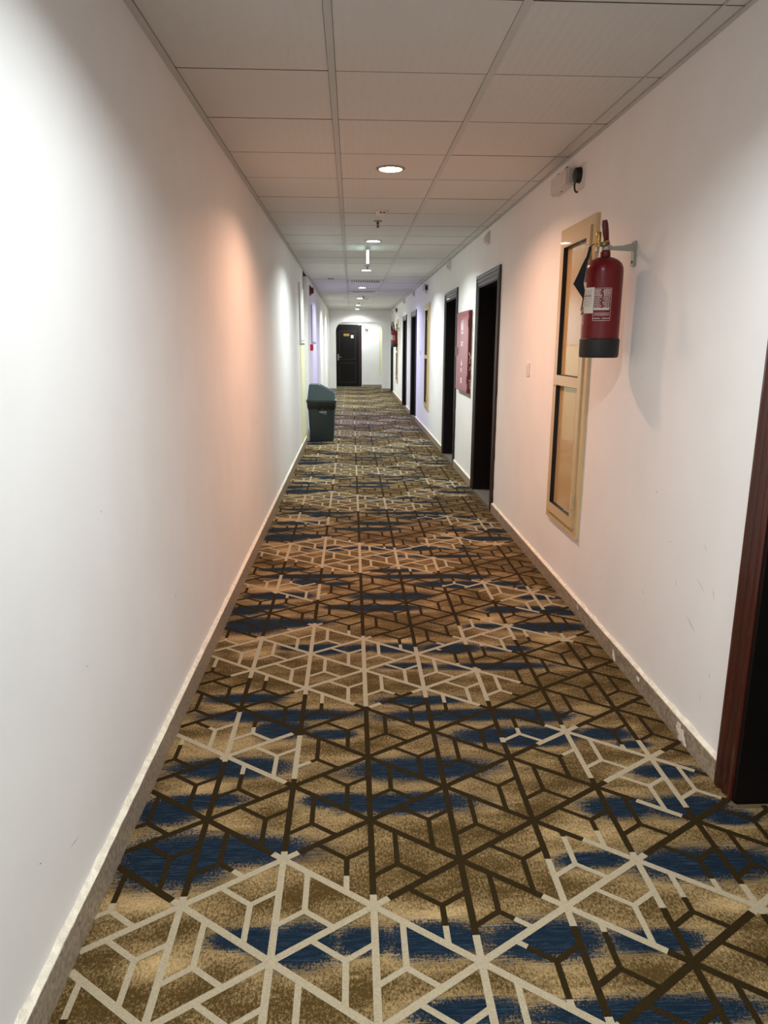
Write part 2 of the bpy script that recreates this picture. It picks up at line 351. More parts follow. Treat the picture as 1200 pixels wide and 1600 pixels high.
# ------------------------------------------------------------------ carpet
def carpet_mat():
    M = bpy.data.materials.new('carpet_pile'); M.use_nodes = True
    n = M.node_tree.nodes; l = M.node_tree.links; b = n['Principled BSDF']
    b.inputs['Roughness'].default_value = 0.95; b.inputs['Specular IOR Level'].default_value = 0.15
    def A(name):
        a = n.new('ShaderNodeAttribute'); a.attribute_name = name; return a.outputs['Fac']
    tc = n.new('ShaderNodeTexCoord')
    def noise(sc, st=(1, 1, 1), det=3, rough=.6):
        mp = n.new('ShaderNodeMapping'); mp.inputs['Scale'].default_value = st; l.new(tc.outputs['Object'], mp.inputs[0])
        q = n.new('ShaderNodeTexNoise'); q.inputs['Scale'].default_value = sc; q.inputs['Detail'].default_value = det; q.inputs['Roughness'].default_value = rough
        l.new(mp.outputs[0], q.inputs['Vector']); return q.outputs['Fac']
    def mth(op, a, b_=None, c=None):
        q = n.new('ShaderNodeMath'); q.operation = op
        for i, v in enumerate((a, b_, c)):
            if v is None: continue
            if isinstance(v, (int, float)): q.inputs[i].default_value = v
            else: l.new(v, q.inputs[i])
        return q.outputs[0]
    def mr(v, a, b_, c=0.0, d=1.0):
        q = n.new('ShaderNodeMapRange'); q.inputs[1].default_value = a; q.inputs[2].default_value = b_; q.inputs[3].default_value = c; q.inputs[4].default_value = d
        l.new(v, q.inputs[0]); return q.outputs[0]
    def mix(f, a, b_):
        q = n.new('ShaderNodeMix'); q.data_type = 'RGBA'; l.new(f, q.inputs[0])
        for i, v in ((6, a), (7, b_)):
            if isinstance(v, tuple): q.inputs[i].default_value = (*s2l(v), 1)
            else: l.new(v, q.inputs[i])
        return q.outputs[2]
    fine = noise(330, det=2); tuft = noise(120, (1.3, .8, 1), 3, .7); streak = noise(38, (.35, 6.5, 1), 3, .7); big = noise(5, (1, 2.2, 1), 3)
    # tan ground, darker and lighter areas, sandy speckle
    lt = mth('ADD', A('light'), mth('MULTIPLY', mth('SUBTRACT', big, .5), 1.1))
    lt = mth('ADD', lt, mth('MULTIPLY', mth('SUBTRACT', tuft, .5), 1.7))
    lt = mth('ADD', lt, mth('MULTIPLY', mth('SUBTRACT', fine, .5), 1.2))
    ground = mix(mr(lt, .1, 1.0), C_DARK, C_LIGHT)
    # blue islands: ragged edges, thin horizontal streaks of lighter yarn
    bv = mth('ADD', A('blue'), mth('MULTIPLY', mth('SUBTRACT', tuft, .5), .7))
    bv = mth('ADD', bv, mth('MULTIPLY', mth('SUBTRACT', streak, .5), .55))
    bv = mth('ADD', bv, mth('MULTIPLY', mth('SUBTRACT', fine, .5), .5))
    blue = mix(mr(mth('ADD', streak, mth('MULTIPLY', mth('SUBTRACT', fine, .5), .5)), .50, .78), C_BLUE, C_BLUE2)
    col = mix(mr(bv, .44, .56), ground, blue)
    l.new(col, b.inputs['Base Color'])
    bp = n.new('ShaderNodeBump'); bp.inputs['Strength'].default_value = .5; bp.inputs['Distance'].default_value = .004
    l.new(fine, bp.inputs['Height']); l.new(bp.outputs[0], b.inputs['Normal'])
    return M
C_DARK, C_LIGHT, C_BLUE, C_BLUE2 = (72, 54, 22), (186, 157, 111), (10, 27, 42), (55, 72, 84)
PER = 1.7225
R1= [(-0.747, 1.552), (-0.621, 1.606), (-0.598, 1.609), (-0.483, 1.611), (-0.475, 1.627), (-0.45, 1.622), (-0.427, 1.618), (-0.367, 1.657), (-0.335, 1.72), (-0.319, 1.717), (-0.296, 1.694), (-0.266, 1.732), (-0.241, 1.773), (-0.223, 1.78), (-0.2, 1.781), (-0.172, 1.778), (-0.154, 1.777), (-0.148, 1.764), (-0.133, 1.732), (-0.061, 1.694), (-0.008, 1.686), (0.018, 1.641), (0.034, 1.602), (0.076, 1.6), (0.09, 1.584), (0.116, 1.576), (0.176, 1.51), (0.232, 1.502), (0.275, 1.466), (0.305, 1.459), (0.328, 1.455), (0.339, 1.429), (0.384, 1.46), (0.404, 1.503), (0.398, 1.52), (0.402, 1.539), (0.488, 1.584), (0.499, 1.594), (0.514, 1.61), (0.532, 1.719), (0.554, 1.718), (0.585, 1.816), (0.627, 1.806), (0.652, 1.78), (0.671, 1.804), (0.71, 1.843), (0.748, 1.838), (0.754, 1.776), (0.787, 1.74), (0.818, 1.733), (0.828, 1.717), (0.851, 1.693), (0.953, 1.639), (1.042, 1.605), (1.114, 1.563), (1.114, 1.519), (1.05, 1.496), (0.976, 1.514), (0.934, 1.53), (0.879, 1.568), (0.854, 1.558), (0.818, 1.535), (0.795, 1.53), (0.772, 1.491), (0.75, 1.432), (0.747, 1.403), (0.735, 1.396), (0.69, 1.425), (0.639, 1.46), (0.605, 1.453), (0.588, 1.474), (0.557, 1.479), (0.538, 1.48), (0.531, 1.5), (0.506, 1.495), (0.464, 1.463), (0.427, 1.426), (0.397, 1.412), (0.357, 1.406), (0.325, 1.384), (0.323, 1.372), (0.36, 1.349), (0.424, 1.311), (0.461, 1.285), (0.492, 1.294), (0.506, 1.283), (0.552, 1.226), (0.711, 1.096), (0.703, 0.968), (0.659, 0.988), (0.605, 0.924), (0.545, 0.923), (0.499, 0.888), (0.469, 0.892), (0.407, 0.915), (0.37, 0.906), (0.351, 0.923), (0.313, 0.956), (0.281, 0.955), (0.259, 1.003), (0.227, 1.004), (0.171, 1.0), (0.139, 0.996), (0.095, 0.9), (0.054, 0.886), (-0.007, 0.92), (-0.106, 0.934), (-0.128, 0.919), (-0.151, 0.956), (-0.187, 1.003), (-0.213, 1.0), (-0.241, 1.02), (-0.35, 1.124), (-0.378, 1.131), (-0.423, 1.156), (-0.462, 1.164), (-0.51, 1.19), (-0.532, 1.184), (-0.603, 1.245), (-0.637, 1.29), (-0.646, 1.366), (-0.758, 1.44)]
R2= [(-0.684, 2.434), (-0.532, 2.478), (-0.47, 2.567), (-0.455, 2.587), (-0.429, 2.581), (-0.405, 2.516), (-0.385, 2.459), (-0.371, 2.477), (-0.234, 2.426), (-0.228, 2.408), (-0.214, 2.407), (-0.188, 2.406), (-0.171, 2.286), (-0.146, 2.237), (-0.128, 2.244), (-0.126, 2.205), (-0.185, 2.17), (-0.187, 2.137), (-0.221, 2.131), (-0.24, 2.107), (-0.352, 2.165), (-0.391, 2.167), (-0.406, 2.209), (-0.464, 2.255), (-0.58, 2.331), (-0.606, 2.348), (-0.659, 2.38)]
R3= [(0.542, 2.326), (0.546, 2.369), (0.611, 2.435), (0.631, 2.416), (0.73, 2.449), (0.78, 2.424), (0.801, 2.456), (0.834, 2.441), (0.854, 2.426), (0.9, 2.378), (0.97, 2.305), (1.009, 2.317), (1.032, 2.325), (1.063, 2.315), (1.063, 2.272), (1.097, 2.254), (1.108, 2.241), (1.1, 2.197), (1.163, 2.152), (1.155, 2.126), (1.157, 2.056), (1.207, 2.006), (1.191, 1.976), (1.124, 1.989), (1.078, 1.957), (1.061, 1.935), (1.031, 1.924), (1.002, 1.888), (0.975, 1.889), (0.928, 1.922), (0.892, 1.968), (0.902, 1.994), (0.921, 1.98), (0.966, 2.012), (0.945, 2.065), (0.901, 2.091), (0.836, 2.062), (0.827, 2.083), (0.806, 2.099), (0.78, 2.1), (0.772, 2.163), (0.742, 2.215), (0.731, 2.231), (0.728, 2.285), (0.714, 2.337), (0.672, 2.3), (0.657, 2.317), (0.628, 2.353)]
BL= [(-0.444, 2.704, 0.183, 0.046), (-0.282, 2.561, 0.35, 0.05), (0.457, 2.538, 0.414, 0.05), (-0.274, 2.452, 0.11, 0.074), (-0.082, 2.412, 0.104, 0.036), (0.275, 2.662, 0.212, 0.04), (0.614, 2.382, 0.296, 0.062), (0.66, 2.335, 0.153, 0.039), (-0.424, 2.211, 0.23, 0.065), (-0.485, 2.03, 0.152, 0.038), (-0.059, 2.017, 0.122, 0.041), (0.156, 1.994, 0.255, 0.058), (0.226, 2.181, 0.276, 0.07), (-0.583, 1.982, 0.109, 0.075), (-0.383, 1.796, 0.283, 0.07), (-0.51, 1.764, 0.179, 0.119), (-0.267, 1.479, 0.103, 0.037), (-0.136, 1.455, 0.112, 0.072), (0.023, 1.459, 0.078, 0.047), (0.194, 1.458, 0.14, 0.06), (0.464, 1.447, 0.16, 0.066), (0.736, 1.433, 0.136, 0.038), (0.244, 1.261, 0.137, 0.036), (0.632, 1.244, 0.307, 0.041), (0.671, 1.718, 0.115, 0.034), (0.991, 1.69, 0.238, 0.07), (0.736, 2.512, 0.132, 0.04), (0.936, 2.38, 0.108, 0.047), (1.015, 2.302, 0.07, 0.028), (1.063, 2.133, 0.133, 0.044), (0.831, 1.947, 0.126, 0.058), (1.048, 1.94, 0.151, 0.064), (1.162, 1.882, 0.089, 0.036)]
LT= [(-0.588, 1.604, 0.166, 0.038), (-0.5, 2.333, 0.194, 0.063), (-0.458, 1.417, 0.075, 0.045), (0.204, 1.535, 0.13, 0.042), (0.993, 1.546, 0.117, 0.044), (-0.488, 2.094, 0.083, 0.026), (0.702, 1.821, 0.142, 0.042), (-0.458, 1.894, 0.162, 0.015)]
def inside(poly, x, y):
    c = False; j = len(poly) - 1
    for i in range(len(poly)):
        xi, yi = poly[i]; xj, yj = poly[j]
        if (yi > y) != (yj > y) and x < (xj - xi) * (y - yi) / (yj - yi) + xi: c = not c
        j = i
    return c
BOX = [(min(p[0] for p in P), max(p[0] for p in P), min(p[1] for p in P), max(p[1] for p in P)) for P in (R1, R2, R3)]
def is_ivory(x, y):
    for P, (a, b, c, d) in zip((R1, R2, R3), BOX):
        for k in (-1, 0, 1):
            yy = (y - .85) % PER + .85 + k * PER
            if a <= x <= b and c <= yy <= d and inside(P, x, yy): return True
    return False
CX0, CX1 = XL + .002, XR - .002
CY0, CY1 = YB + .005, YV - .035
def on_carpet(x, y):
    if y < CY0 or y > CY1: return False
    if YE - .025 < y < YE + .215: return AX0 + .01 < x < AX1 - .01
    if y >= YE + .215: return -1.96 < x < 2.16
    if CX0 <= x <= CX1: return True
    return CX1 < x < XR + .12 and DOORS[0][0] + CW + .02 < y < DOORS[0][1] - CW - .02
nx, ny = 98, 68
DXX, DYY = 2.05 / nx, PER / ny
def field(lst, x, y, k0):
    v = 0.0
    for cx, cy, hx, hy in lst:
        dy = (y - cy + PER / 2) % PER - PER / 2
        ddx = abs(x - cx) / hx; ddy = abs(dy) / hy
        if ddx < 2.2 and ddy < 2.2:
            rr = (ddx ** 2.4 + ddy ** 2) ** .45
            v = max(v, 1 - rr * .5)
    return v
tab = [[(field(BL, -0.69 + DXX * i, DYY * j, 0), field(LT, -0.69 + DXX * i, DYY * j, 0)) for i in range(nx + 1)] for j in range(ny)]
carpet = root('carpet', (0, 0, 0), 'patterned wall-to-wall carpet, tan ground with blue islands and star lattice of ivory and brown lines', 'carpet')
verts = []; faces = []; ab = []; al = []
j0 = int(math.floor(CY0 / DYY)) + 1; j1 = int(CY1 / DYY)
idx = {}
for j in range(j0, j1 + 1):
    for i in range(nx + 1):
        x, y = -0.69 + DXX * i, DYY * j
        if not on_carpet(min(max(x, CX0), max(CX1, x)), y): continue
        if x > CX1 and x - DXX < CX1 and not on_carpet(x, y): pass
        bl, lg = tab[j % ny][i]
        idx[(i, j)] = len(verts); verts.append((min(max(x, CX0), XR + .12), y, 0)); ab.append(bl)
        al.append(max(lg * .9, min(.75, (bl + .15) * .8) if bl < .5 else .6) * .9 + .05)
for j in range(j0, j1):
    for i in range(nx):
        q = [idx.get(t) for t in ((i, j), (i + 1, j), (i + 1, j + 1), (i, j + 1))]
        if None in q: continue
        faces.append(q)
me = bpy.data.meshes.new('carpet_pile'); me.from_pydata(verts, [], faces)
for nm, arr in (('blue', ab), ('light', al)):
    at = me.attributes.new(nm, 'FLOAT', 'POINT'); at.data.foreach_set('value', arr)
MC = carpet_mat()
link('carpet_pile', me, MC, carpet)
obj('carpet_backing', B((CX0, CX1, CY0, YE - .025, -.008, -.0008), (XR, XR + .12, DOORS[0][0] + CW + .02, DOORS[0][1] - CW - .02, -.008, -.0008),
                       (AX0 + .005, AX1 - .005, YE - .024, YE + .214, -.008, -.0008), (-1.98, 2.18, YE + .215, CY1, -.008, -.0008)), mat('carpet_back', (90, 74, 50), .95), carpet)
M_ivory = mat('ivory_yarn', (178, 164, 137), .95, var=.22, vscale=260, bump=.5, bscale=400, spec=.1)
M_brown = mat('brown_yarn', (48, 36, 14), .95, var=.3, vscale=260, bump=.5, bscale=400, spec=.1)
SX, SY, SK, LX, LY = .2485, .3445, -.042, -.449, 1.590
def node(i, j): return Vector((LX + SX * i, LY + SY * j + (SY / 2 if i % 2 else 0) + SK * SX * i))
lbm = {0: bmesh.new(), 1: bmesh.new()}
ZL = .0006; zoff = [0.0]
def strip(a, b, w_, ext=.0):
    a = Vector(a); b = Vector(b); d = b - a; L = d.length; d.normalize(); nn = Vector((-d.y, d.x)) * w_ / 2
    a = a - d * ext; L += 2 * ext; st = .008; n = max(1, int(L / st)); cur = None; s0 = 0
    zoff[0] = (zoff[0] + .00002) % .0003
    def flush(c, t0, t1):
        if c is None: return
        bm = lbm[c]; p, q = a + d * t0, a + d * t1; z = ZL + zoff[0] + (.0004 if c else 0)
        bm.faces.new([bm.verts.new((v.x, v.y, z)) for v in (p - nn, q - nn, q + nn, p + nn)])
    for k in range(n + 1):
        t = L * k / n; p = a + d * t
        c = (1 if is_ivory(p.x, p.y) else 0) if on_carpet(p.x - .012, p.y) and on_carpet(p.x + .012, p.y) and on_carpet(p.x, p.y + .012) else None
        if k == 0: cur = c; continue
        if c != cur: flush(cur, s0, t); s0 = t; cur = c
    flush(cur, s0, L)
D1 = Vector((SX, SY / 2 + SK * SX)); D2 = Vector((SX, -SY / 2 + SK * SX))
jmin = int((CY0 - LY) / SY) - 1; jmax = int((CY1 - LY) / SY) + 1
for j in range(jmin, jmax + 1):
    for i in (range(-2, 8) if LY + SY * j < YE else range(-6, 11)):
        N = node(i, j)
        if N.y > CY1 + .4: continue
        up = Vector((N.x, N.y + SY)); ru = N + D1; rd = N + D2
        strip(N, up, .0185); strip(N, ru, .0195); strip(N, rd, .0195)
        # triangle right of the vertical edge N-up (apex ru)
        mid = (N + up) / 2; c = mid + Vector((.071, -.016 + SK * .071))
        fu = (c.x - up.x) / SX; strip(c, (c.x, up.y + D2.y * fu), .0155)
        strip(c, (N.x, c.y - (D1.y / SX) * (c.x - N.x)), .0155)
        # arm heading down-right parallel to D2, meets edge N-ru
        s = ((c.y - N.y) - (D1.y / D1.x) * (c.x - N.x)) / (D1.y / D1.x - D2.y / D2.x)
        strip(c, (c.x + s, c.y + s * D2.y / D2.x), .0155)
        # triangle left of the vertical edge (apex N - D2)
        c = mid + Vector((-.071, .004 - SK * .071))
        strip(c, (c.x, N.y - (D2.y / SX) * (N.x - c.x)), .0155) if False else strip(c, (c.x, N.y + (D2.y / SX) * (c.x - N.x)), .0155)
        strip(c, (N.x, c.y + (D1.y / SX) * (N.x - c.x)), .0155)
        # arm heading up-left parallel to D2, meets edge (N - D2)..up
        s = ((up.y - (D1.y / D1.x) * (up.x - c.x)) - c.y) / (-(D2.y / D2.x) + (D1.y / D1.x))
        strip(c, (c.x - s, c.y - s * D2.y / D2.x), .0155)
for c, nm, mm in ((0, 'brown_lines', M_brown), (1, 'ivory_lines', M_ivory)):
    me = bpy.data.meshes.new(nm); lbm[c].to_mesh(me); lbm[c].free(); o = link(nm, me, mm, carpet); o['kind'] = 'stuff'
# ------------------------------------------------------------------ ceiling lights
LL = ['out of sight behind the viewpoint', 'overhead just behind the top edge of the picture', 'glowing warm orange, nearest one in view', 'cool white, just beyond the sprinkler and before the hanging lit sign', 'cool white, just beyond the hanging lit sign', 'between the two slatted grilles', 'first beyond the far slatted grille', 'third from the arched end wall', 'last one, right before the arched end wall']
for i, (y, c, wt, es) in enumerate(LAMPS):
    x = .235 - max(0, y - 4.5) * .0035
    r = root('ceiling_light', (x, y, H - .0005), 'round recessed ceiling downlight ' + LL[i], 'ceiling light', 'recessed downlights along the corridor')
    bm = bmesh.new()
    prof = [(.066, .004), (.066, -.004), (.070, -.007), (.084, -.004), (.087, 0), (.087, .004)]
    rings = []
    for rr, z in prof: rings.append([bm.verts.new((rr * math.cos(2 * PI * k / 40), rr * math.sin(2 * PI * k / 40), z)) for k in range(40)])
    for a in range(len(rings)):
        for k in range(40): bm.faces.new((rings[a][k], rings[a][(k + 1) % 40], rings[(a + 1) % len(rings)][(k + 1) % 40], rings[(a + 1) % len(rings)][k]))
    obj('trim_ring', bm, M_trim, r, smooth=True)
    bm = bmesh.new(); lathe(bm, [(.0655, -.001), (.0655, -.004), (.045, -.0065), (.02, -.0075)], seg=40)
    obj('lens', bm, mat('lamp_lens_%d' % i, (255, 250, 240), .4, emit=tuple(.5 + .5 * v for v in c) if c is not WARM else (1, .72, .5), estr=es), r, smooth=True)
    if y > 0 or True:
        ld = bpy.data.lights.new('downlight_beam', 'SPOT'); ld.energy = wt * BEAM; ld.color = c; ld.spot_size = math.radians(SPOT_ANGLE); ld.spot_blend = SPOT_BLEND; ld.shadow_soft_size = .05
        lo = bpy.data.objects.new('downlight_beam', ld); COL.objects.link(lo); lo.parent = r; lo.location = (0, 0, -.012)
        la = bpy.data.lights.new('lens_glow', 'AREA'); la.shape = 'DISK'; la.size = .12; la.energy = wt * GLOW; la.color = c
        lo = bpy.data.objects.new('lens_glow', la); COL.objects.link(lo); lo.parent = r; lo.location = (0, 0, -.011); la.spread = math.radians(150)
# unseen lamp added above and behind the arch to brighten the end vestibule
r = root('ceiling_light', (.3, 23.5, H - .0005), 'added unseen ceiling downlight behind the arch, brightening the vestibule before the dark end door', 'ceiling light', 'recessed downlights along the corridor')
bm = bmesh.new(); lathe(bm, [(.087, .0), (.084, -.005), (.07, -.008)], seg=32); obj('lens', bm, mat('lamp_lens_v', (255, 250, 240), .4, emit=(.93, 1, .97), estr=15), r)
ld = bpy.data.lights.new('downlight_beam', 'SPOT'); ld.energy = 120; ld.color = WHITE; ld.spot_size = math.radians(160); ld.spot_blend = .4; ld.shadow_soft_size = .05
lo = bpy.data.objects.new('downlight_beam', ld); COL.objects.link(lo); lo.parent = r; lo.location = (0, 0, -.015)

# ------------------------------------------------------------------ ceiling devices
def detector(x, y, label):
    r = root('smoke_detector', (x, y, H - .0008), label, 'smoke detector')
    bm = bmesh.new(); lathe(bm, [(.062, 0), (.062, -.006), (.055, -.012), (.050, -.018), (.036, -.026), (.015, -.029)], seg=32); obj('housing', bm, M_white, r, smooth=True)
    bm = bmesh.new()
    for k in range(12):
        t = 2 * PI * k / 12
        if k % 3 == 2: continue
        c, s = math.cos(t), math.sin(t); w_ = .009
        bm.faces.new([bm.verts.new((rr * c + q * w_ * -s, rr * s + q * w_ * c, z)) for rr, q, z in ((.0565, -1, -.0125), (.0565, 1, -.0125), (.0495, 1, -.0195), (.0495, -1, -.0195))])
    obj('vent_slots', bm, M_black, r)
detector(.232, 5.92, 'round white smoke detector with dark slots on ceiling just past the orange lamp')
detector(.34, 17.0, 'small round white detector on the ceiling beyond the far slatted grille')
detector(-.10, 16.5, 'small pale detector on left ceiling column beyond the far slatted grille')
def sprinkler(x, y, label):
    r = root('sprinkler', (x, y, H - .0008), label, 'sprinkler', 'pendant sprinklers on the ceiling')
    bm = bmesh.new(); lathe(bm, [(.036, 0), (.034, -.005), (.016, -.008)], seg=24); obj('escutcheon', bm, M_trim, r, smooth=True)
    bm = bmesh.new(); lathe(bm, [(.011, -.004), (.011, -.022), (.006, -.024), (.004, -.05)], seg=12)
    tube(bm, [(.011, 0, -.02), (.014, 0, -.035), (.004, 0, -.048)], .002, 6); tube(bm, [(-.011, 0, -.02), (-.014, 0, -.035), (-.004, 0, -.048)], .002, 6)
    lathe(bm, [(.014, -.05), (.015, -.052), (.004, -.054)], seg=16); obj('sprinkler_head', bm, mat('dull_bronze', (90, 80, 68), .4, metal=.6), r)
sprinkler(.226, 6.36, 'bronze pendant sprinkler on ceiling between smoke detector and second lamp')
sprinkler(.215, 9.86, 'pendant sprinkler on ceiling just before the third lamp')
sprinkler(.27, 16.1, 'pendant sprinkler on ceiling right of the lamp beyond the far grille')
sprinkler(.19, 18.6, 'pendant sprinkler on ceiling before the third lamp from the arch')
# hanging illuminated sign, seen edge-on
r = root('hanging_sign', (.178, 8.1, H - .004), 'thin glowing sign hanging edge-on from the ceiling on two short rods', 'sign')
sg = mat('sign_diffuser', (225, 255, 240), .4, emit=(.72, 1.0, .88), estr=2.2)
obj('light_panel', B((-.010, .010, -.15, .15, -.165, -.035)), sg, r)
obj('top_rail', B((-.013, .013, -.155, .155, -.036, -.026)), M_steel, r)
bm = bmesh.new()
for yy in (-.1, .1): tube(bm, [(0, yy, .003), (0, yy, -.028)], .003, 6)
obj('rods', bm, M_steel, r); obj('bottom_rail', B((-.013, .013, -.155, .155, -.172, -.164)), M_steel, r)
# slatted return-air grilles
for y0, lab in ((12.005, 'nearer white slatted ceiling grille, before the lavender-lit lamp'), (14.405, 'farther white slatted ceiling grille, behind the lavender-lit lamp')):
    r = root('ceiling_grille', (.233, y0 + .3, H), lab, 'grille', 'slatted ceiling grilles')
    fr = .28
    obj('grille_frame', B((-fr, -fr + .03, -fr, fr, -.006, .012), (fr - .03, fr, -fr, fr, -.006, .012), (-fr + .03, fr - .03, -fr, -fr + .03, -.006, .012), (-fr + .03, fr - .03, fr - .03, fr, -.006, .012)), M_white, r)
    obj('backing', B((-fr + .02, fr - .02, -fr + .02, fr - .02, .0115, .0135)), M_black, r)
    for q in range(14):
        x = -.235 + q * .47 / 13
        o = obj('slat', B((-.006, .006, -.252, .252, -.010, .011)), M_white, r); o.location = (x, 0, 0)
        o.rotation_euler = (0, .5, 0)
r = root('ceiling_speaker', (-.315, 11.74, H - .0005), 'round dark-slotted air outlet on left ceiling column before the slatted grilles', 'ceiling vent')
bm = bmesh.new(); lathe(bm, [(.09, 0), (.088, -.008), (.075, -.010)], seg=32); obj('ring', bm, M_white, r, smooth=True)
for q in range(5): obj('slot', B((-.06 + abs(q - 2) * .01, .06 - abs(q - 2) * .01, -.05 + q * .025 - .007, -.05 + q * .025 + .007, -.0125, -.009)), M_black, r)

# ------------------------------------------------------------------ cream shaft doors
def shaft_door(y, label):
    r = root('shaft_door', (XR, y, .395), label, 'cabinet door', 'cream shaft doors on the right wall')
    W, Hh = .60, 1.645
    def fr(a, b, c, d, w0, x0, x1, nm, m):
        """frame with outer a..b x c..d and width w0"""
        bm = B((x0, x1, a, a + w0, c, d), (x0, x1, b - w0, b, c, d), (x0, x1, a + w0, b - w0, c, c + w0), (x0, x1, a + w0, b - w0, d - w0, d)); return obj(nm, bm, m, r)
    fr(-.30, .30, 0, Hh, .045, -.018, 0, 'outer_frame', M_cream)
    o = fr(-.252, .252, .048, Hh - .048, .055, -.030, -.001, 'door_frame', M_cream)
    obj('mid_rail', B((-.030, -.001, -.197, .197, .795, .850)), M_cream, r)
    for z0, z1 in ((.103, .795), (.850, Hh - .103)):
        obj('panel', B((-.006, -.001, -.197, .197, z0, z1)), M_creamp, r)
        g = .003
        obj('gasket', B((-.0295, -.005, -.197, -.197 + g, z0, z1), (-.0295, -.005, .197 - g, .197, z0, z1), (-.0285, -.005, -.194, .194, z0, z0 + g), (-.0285, -.005, -.194, .194, z1 - g, z1)), M_black, r)
    for z in (.16, Hh - .27):
        bm = B((-.034, -.029, -.262, -.232, z, z + .036), (-.034, -.029, -.262, -.232, z + .038, z + .074)); bb = bm
        tube(bb, [(-.036, -.250, z - .002), (-.036, -.250, z + .078)], .006, 8); obj('hinge', bb, M_cream, r)
    bm = bmesh.new(); lathe(bm, [(.006, -.034), (.006, -.028)], c=(0, .225, .79), seg=10, axis='X'); obj('screw_knob', bm, M_steel, r)
    return r
sd = shaft_door(3.96, 'cream metal-framed shaft door with two panels, nearest, behind the big extinguisher')
for y, lab in ((11.62, 'cream metal-framed shaft door with two panels, middle one on the right wall'), (19.3, 'distant narrow shaft door with two panels beyond the far extinguisher')):
    c = copy_tree(sd); c.location.y = y; c['label'] = lab

# ------------------------------------------------------------------ emergency lights and sockets
def emergency(y, lab):
    r = root('emergency_light', (XR, y, 2.253), lab, 'emergency light', 'emergency lights on the right wall')
    obj('housing', B((-.042, 0, -.16, .16, 0, .092)), M_lens, r, bevel=.004)
    obj('diffuser', B((-.052, -.040, -.152, .152, .006, .086)), M_lens, r, bevel=.004)
    obj('end_cover', B((-.036, -.006, -.164, -.158, .010, .082)), mat('grey_cover', (178, 170, 166), .45), r, bevel=.002)
    bm = bmesh.new(); lathe(bm, [(.006, -.0), (.006, -.008)], c=(-.03, .0, 0), seg=10); obj('test_button', bm, M_steel, r)
    obj('clip', B((-.045, -.025, -.14, -.09, .091, .096), (-.045, -.025, .02, .05, .091, .096)), M_black, r)
    return r
e0 = emergency(4.27, 'white box emergency light high on right wall, nearest, above the cream shaft door')
for y, lab in ((12.05, 'emergency light box high on right wall above the middle cream shaft door'), (19.75, 'distant emergency light box high on right wall near the far extinguisher')):
    c = copy_tree(e0); c.location.y = y; c['label'] = lab
def socket(y, lab, g='plug sockets beside the emergency lights'):
    r = root('wall_socket', (XR, y, 2.21), lab, 'socket', g)
    obj('plate', B((-.010, 0, -.06, .06, 0, .12)), M_white, r, bevel=.003)
    bm = bmesh.new(); lathe(bm, [(.0, -.046), (.022, -.045), (.036, -.038), (.040, -.010)], c=(0, .0, .068), seg=20, axis='X')
    tube(bm, [(-.03, .01, .045), (-.034, .012, .02), (-.03, .015, -.002), (-.024, .012, -.012), (-.02, .0, -.014)], .005, 8); obj('plug', bm, M_black, r, smooth=True)
    return r
s0 = socket(4.0, 'white socket plate with round black plug right of the nearest emergency light')
c = copy_tree(s0); c.location.y = 11.72; c['label'] = 'white socket plate with black plug beside the middle emergency light'
c = copy_tree(s0); c.location.y = 19.40; c['label'] = 'tiny socket plate with black plug beside the farthest emergency light'
# small door-bell boxes above the doors
def bell(y, z, lab):
    r = root('door_bell', (XR, y, z), lab, 'door bell', 'small white boxes above the doors')
    bm = bmesh.new(); prism(bm, [(-.0, 0), (-.045, .02), (-.05, .05), (-.02, .09), (-.012, .10), (0, .10)], 'Y', -.05, .05); obj('housing', bm, M_white, r, bevel=.002)
    obj('base_plate', B((-.006, 0, -.058, .058, -.004, .106)), M_lens, r)
    return r
b0 = bell(6.62, 2.272, 'small white box above the nearer dark doorway beside the red cabinet')
for y, z, lab in ((9.16, 2.30, 'small white box above the doorway just beyond the red cabinet'), (14.22, 2.30, 'tiny white box above the third doorway, lit lavender'), (16.72, 2.30, 'tiny white box above the fourth doorway, before the far extinguisher'), (21.7, 2.28, 'tiny white box above the last doorway beside the arch')):
    c = copy_tree(b0); c.location = (XR, y, z); c['label'] = lab
def switch(y, z, lab):
    r = root('light_switch', (XR, y, z), lab, 'switch', 'light switches on the right wall')
    obj('plate', B((-.009, 0, -.043, .043, 0, .086)), M_white, r, bevel=.003)
    obj('rocker', B((-.014, -.008, -.016, .016, .020, .066)), M_white, r, bevel=.002)
    return r
w0 = switch(4.955, 1.207, 'white rocker switch on pinkish right wall between doorway and cream shaft door')
c = copy_tree(w0); c.location.y = 12.86; c.location.z = 1.225; c['label'] = 'tiny switch on lavender-lit right wall beside the middle cream shaft door'

# ------------------------------------------------------------------ fire hose cabinet
r = root('fire_hose_cabinet', (XR - .001, 7.775, .925), 'red metal fire hose cabinet on right wall between two dark doorways', 'fire cabinet')
obj('body', B((-.030, 0, -.415, .415, 0, .825)), M_redd, r)
obj('door', B((-.036, -.029, -.405, .408, .008, .817)), M_redc, r, bevel=.002)
obj('door_lip', B((-.040, -.035, -.39, .40, .790, .806), (-.040, -.035, -.39, .40, .018, .034)), M_redc, r, bevel=.002)
for z in (.10, .66): obj('hinge', B((-.040, -.030, -.412, -.372, z, z + .075)), M_redd, r)
bm = B((-.050, -.035, .345, .365, .37, .46)); obj('handle', bm, M_steel, r, bevel=.003)
bm = bmesh.new()                                                     # white printed symbols and lettering lines
x0, x1 = -.0372, -.0360
def dash(a, b, c, d): box(bm, x0, x1, a, b, c, d)
for q in range(5): dash(-.05 + q * .03, -.03 + q * .03, .62 + (q % 2) * .02, .74 - (q % 3) * .025)
dash(-.06, .08, .60, .615); dash(-.06, .0, .50, .515); dash(-.05, .07, .475, .487); dash(.02, .08, .50, .515)
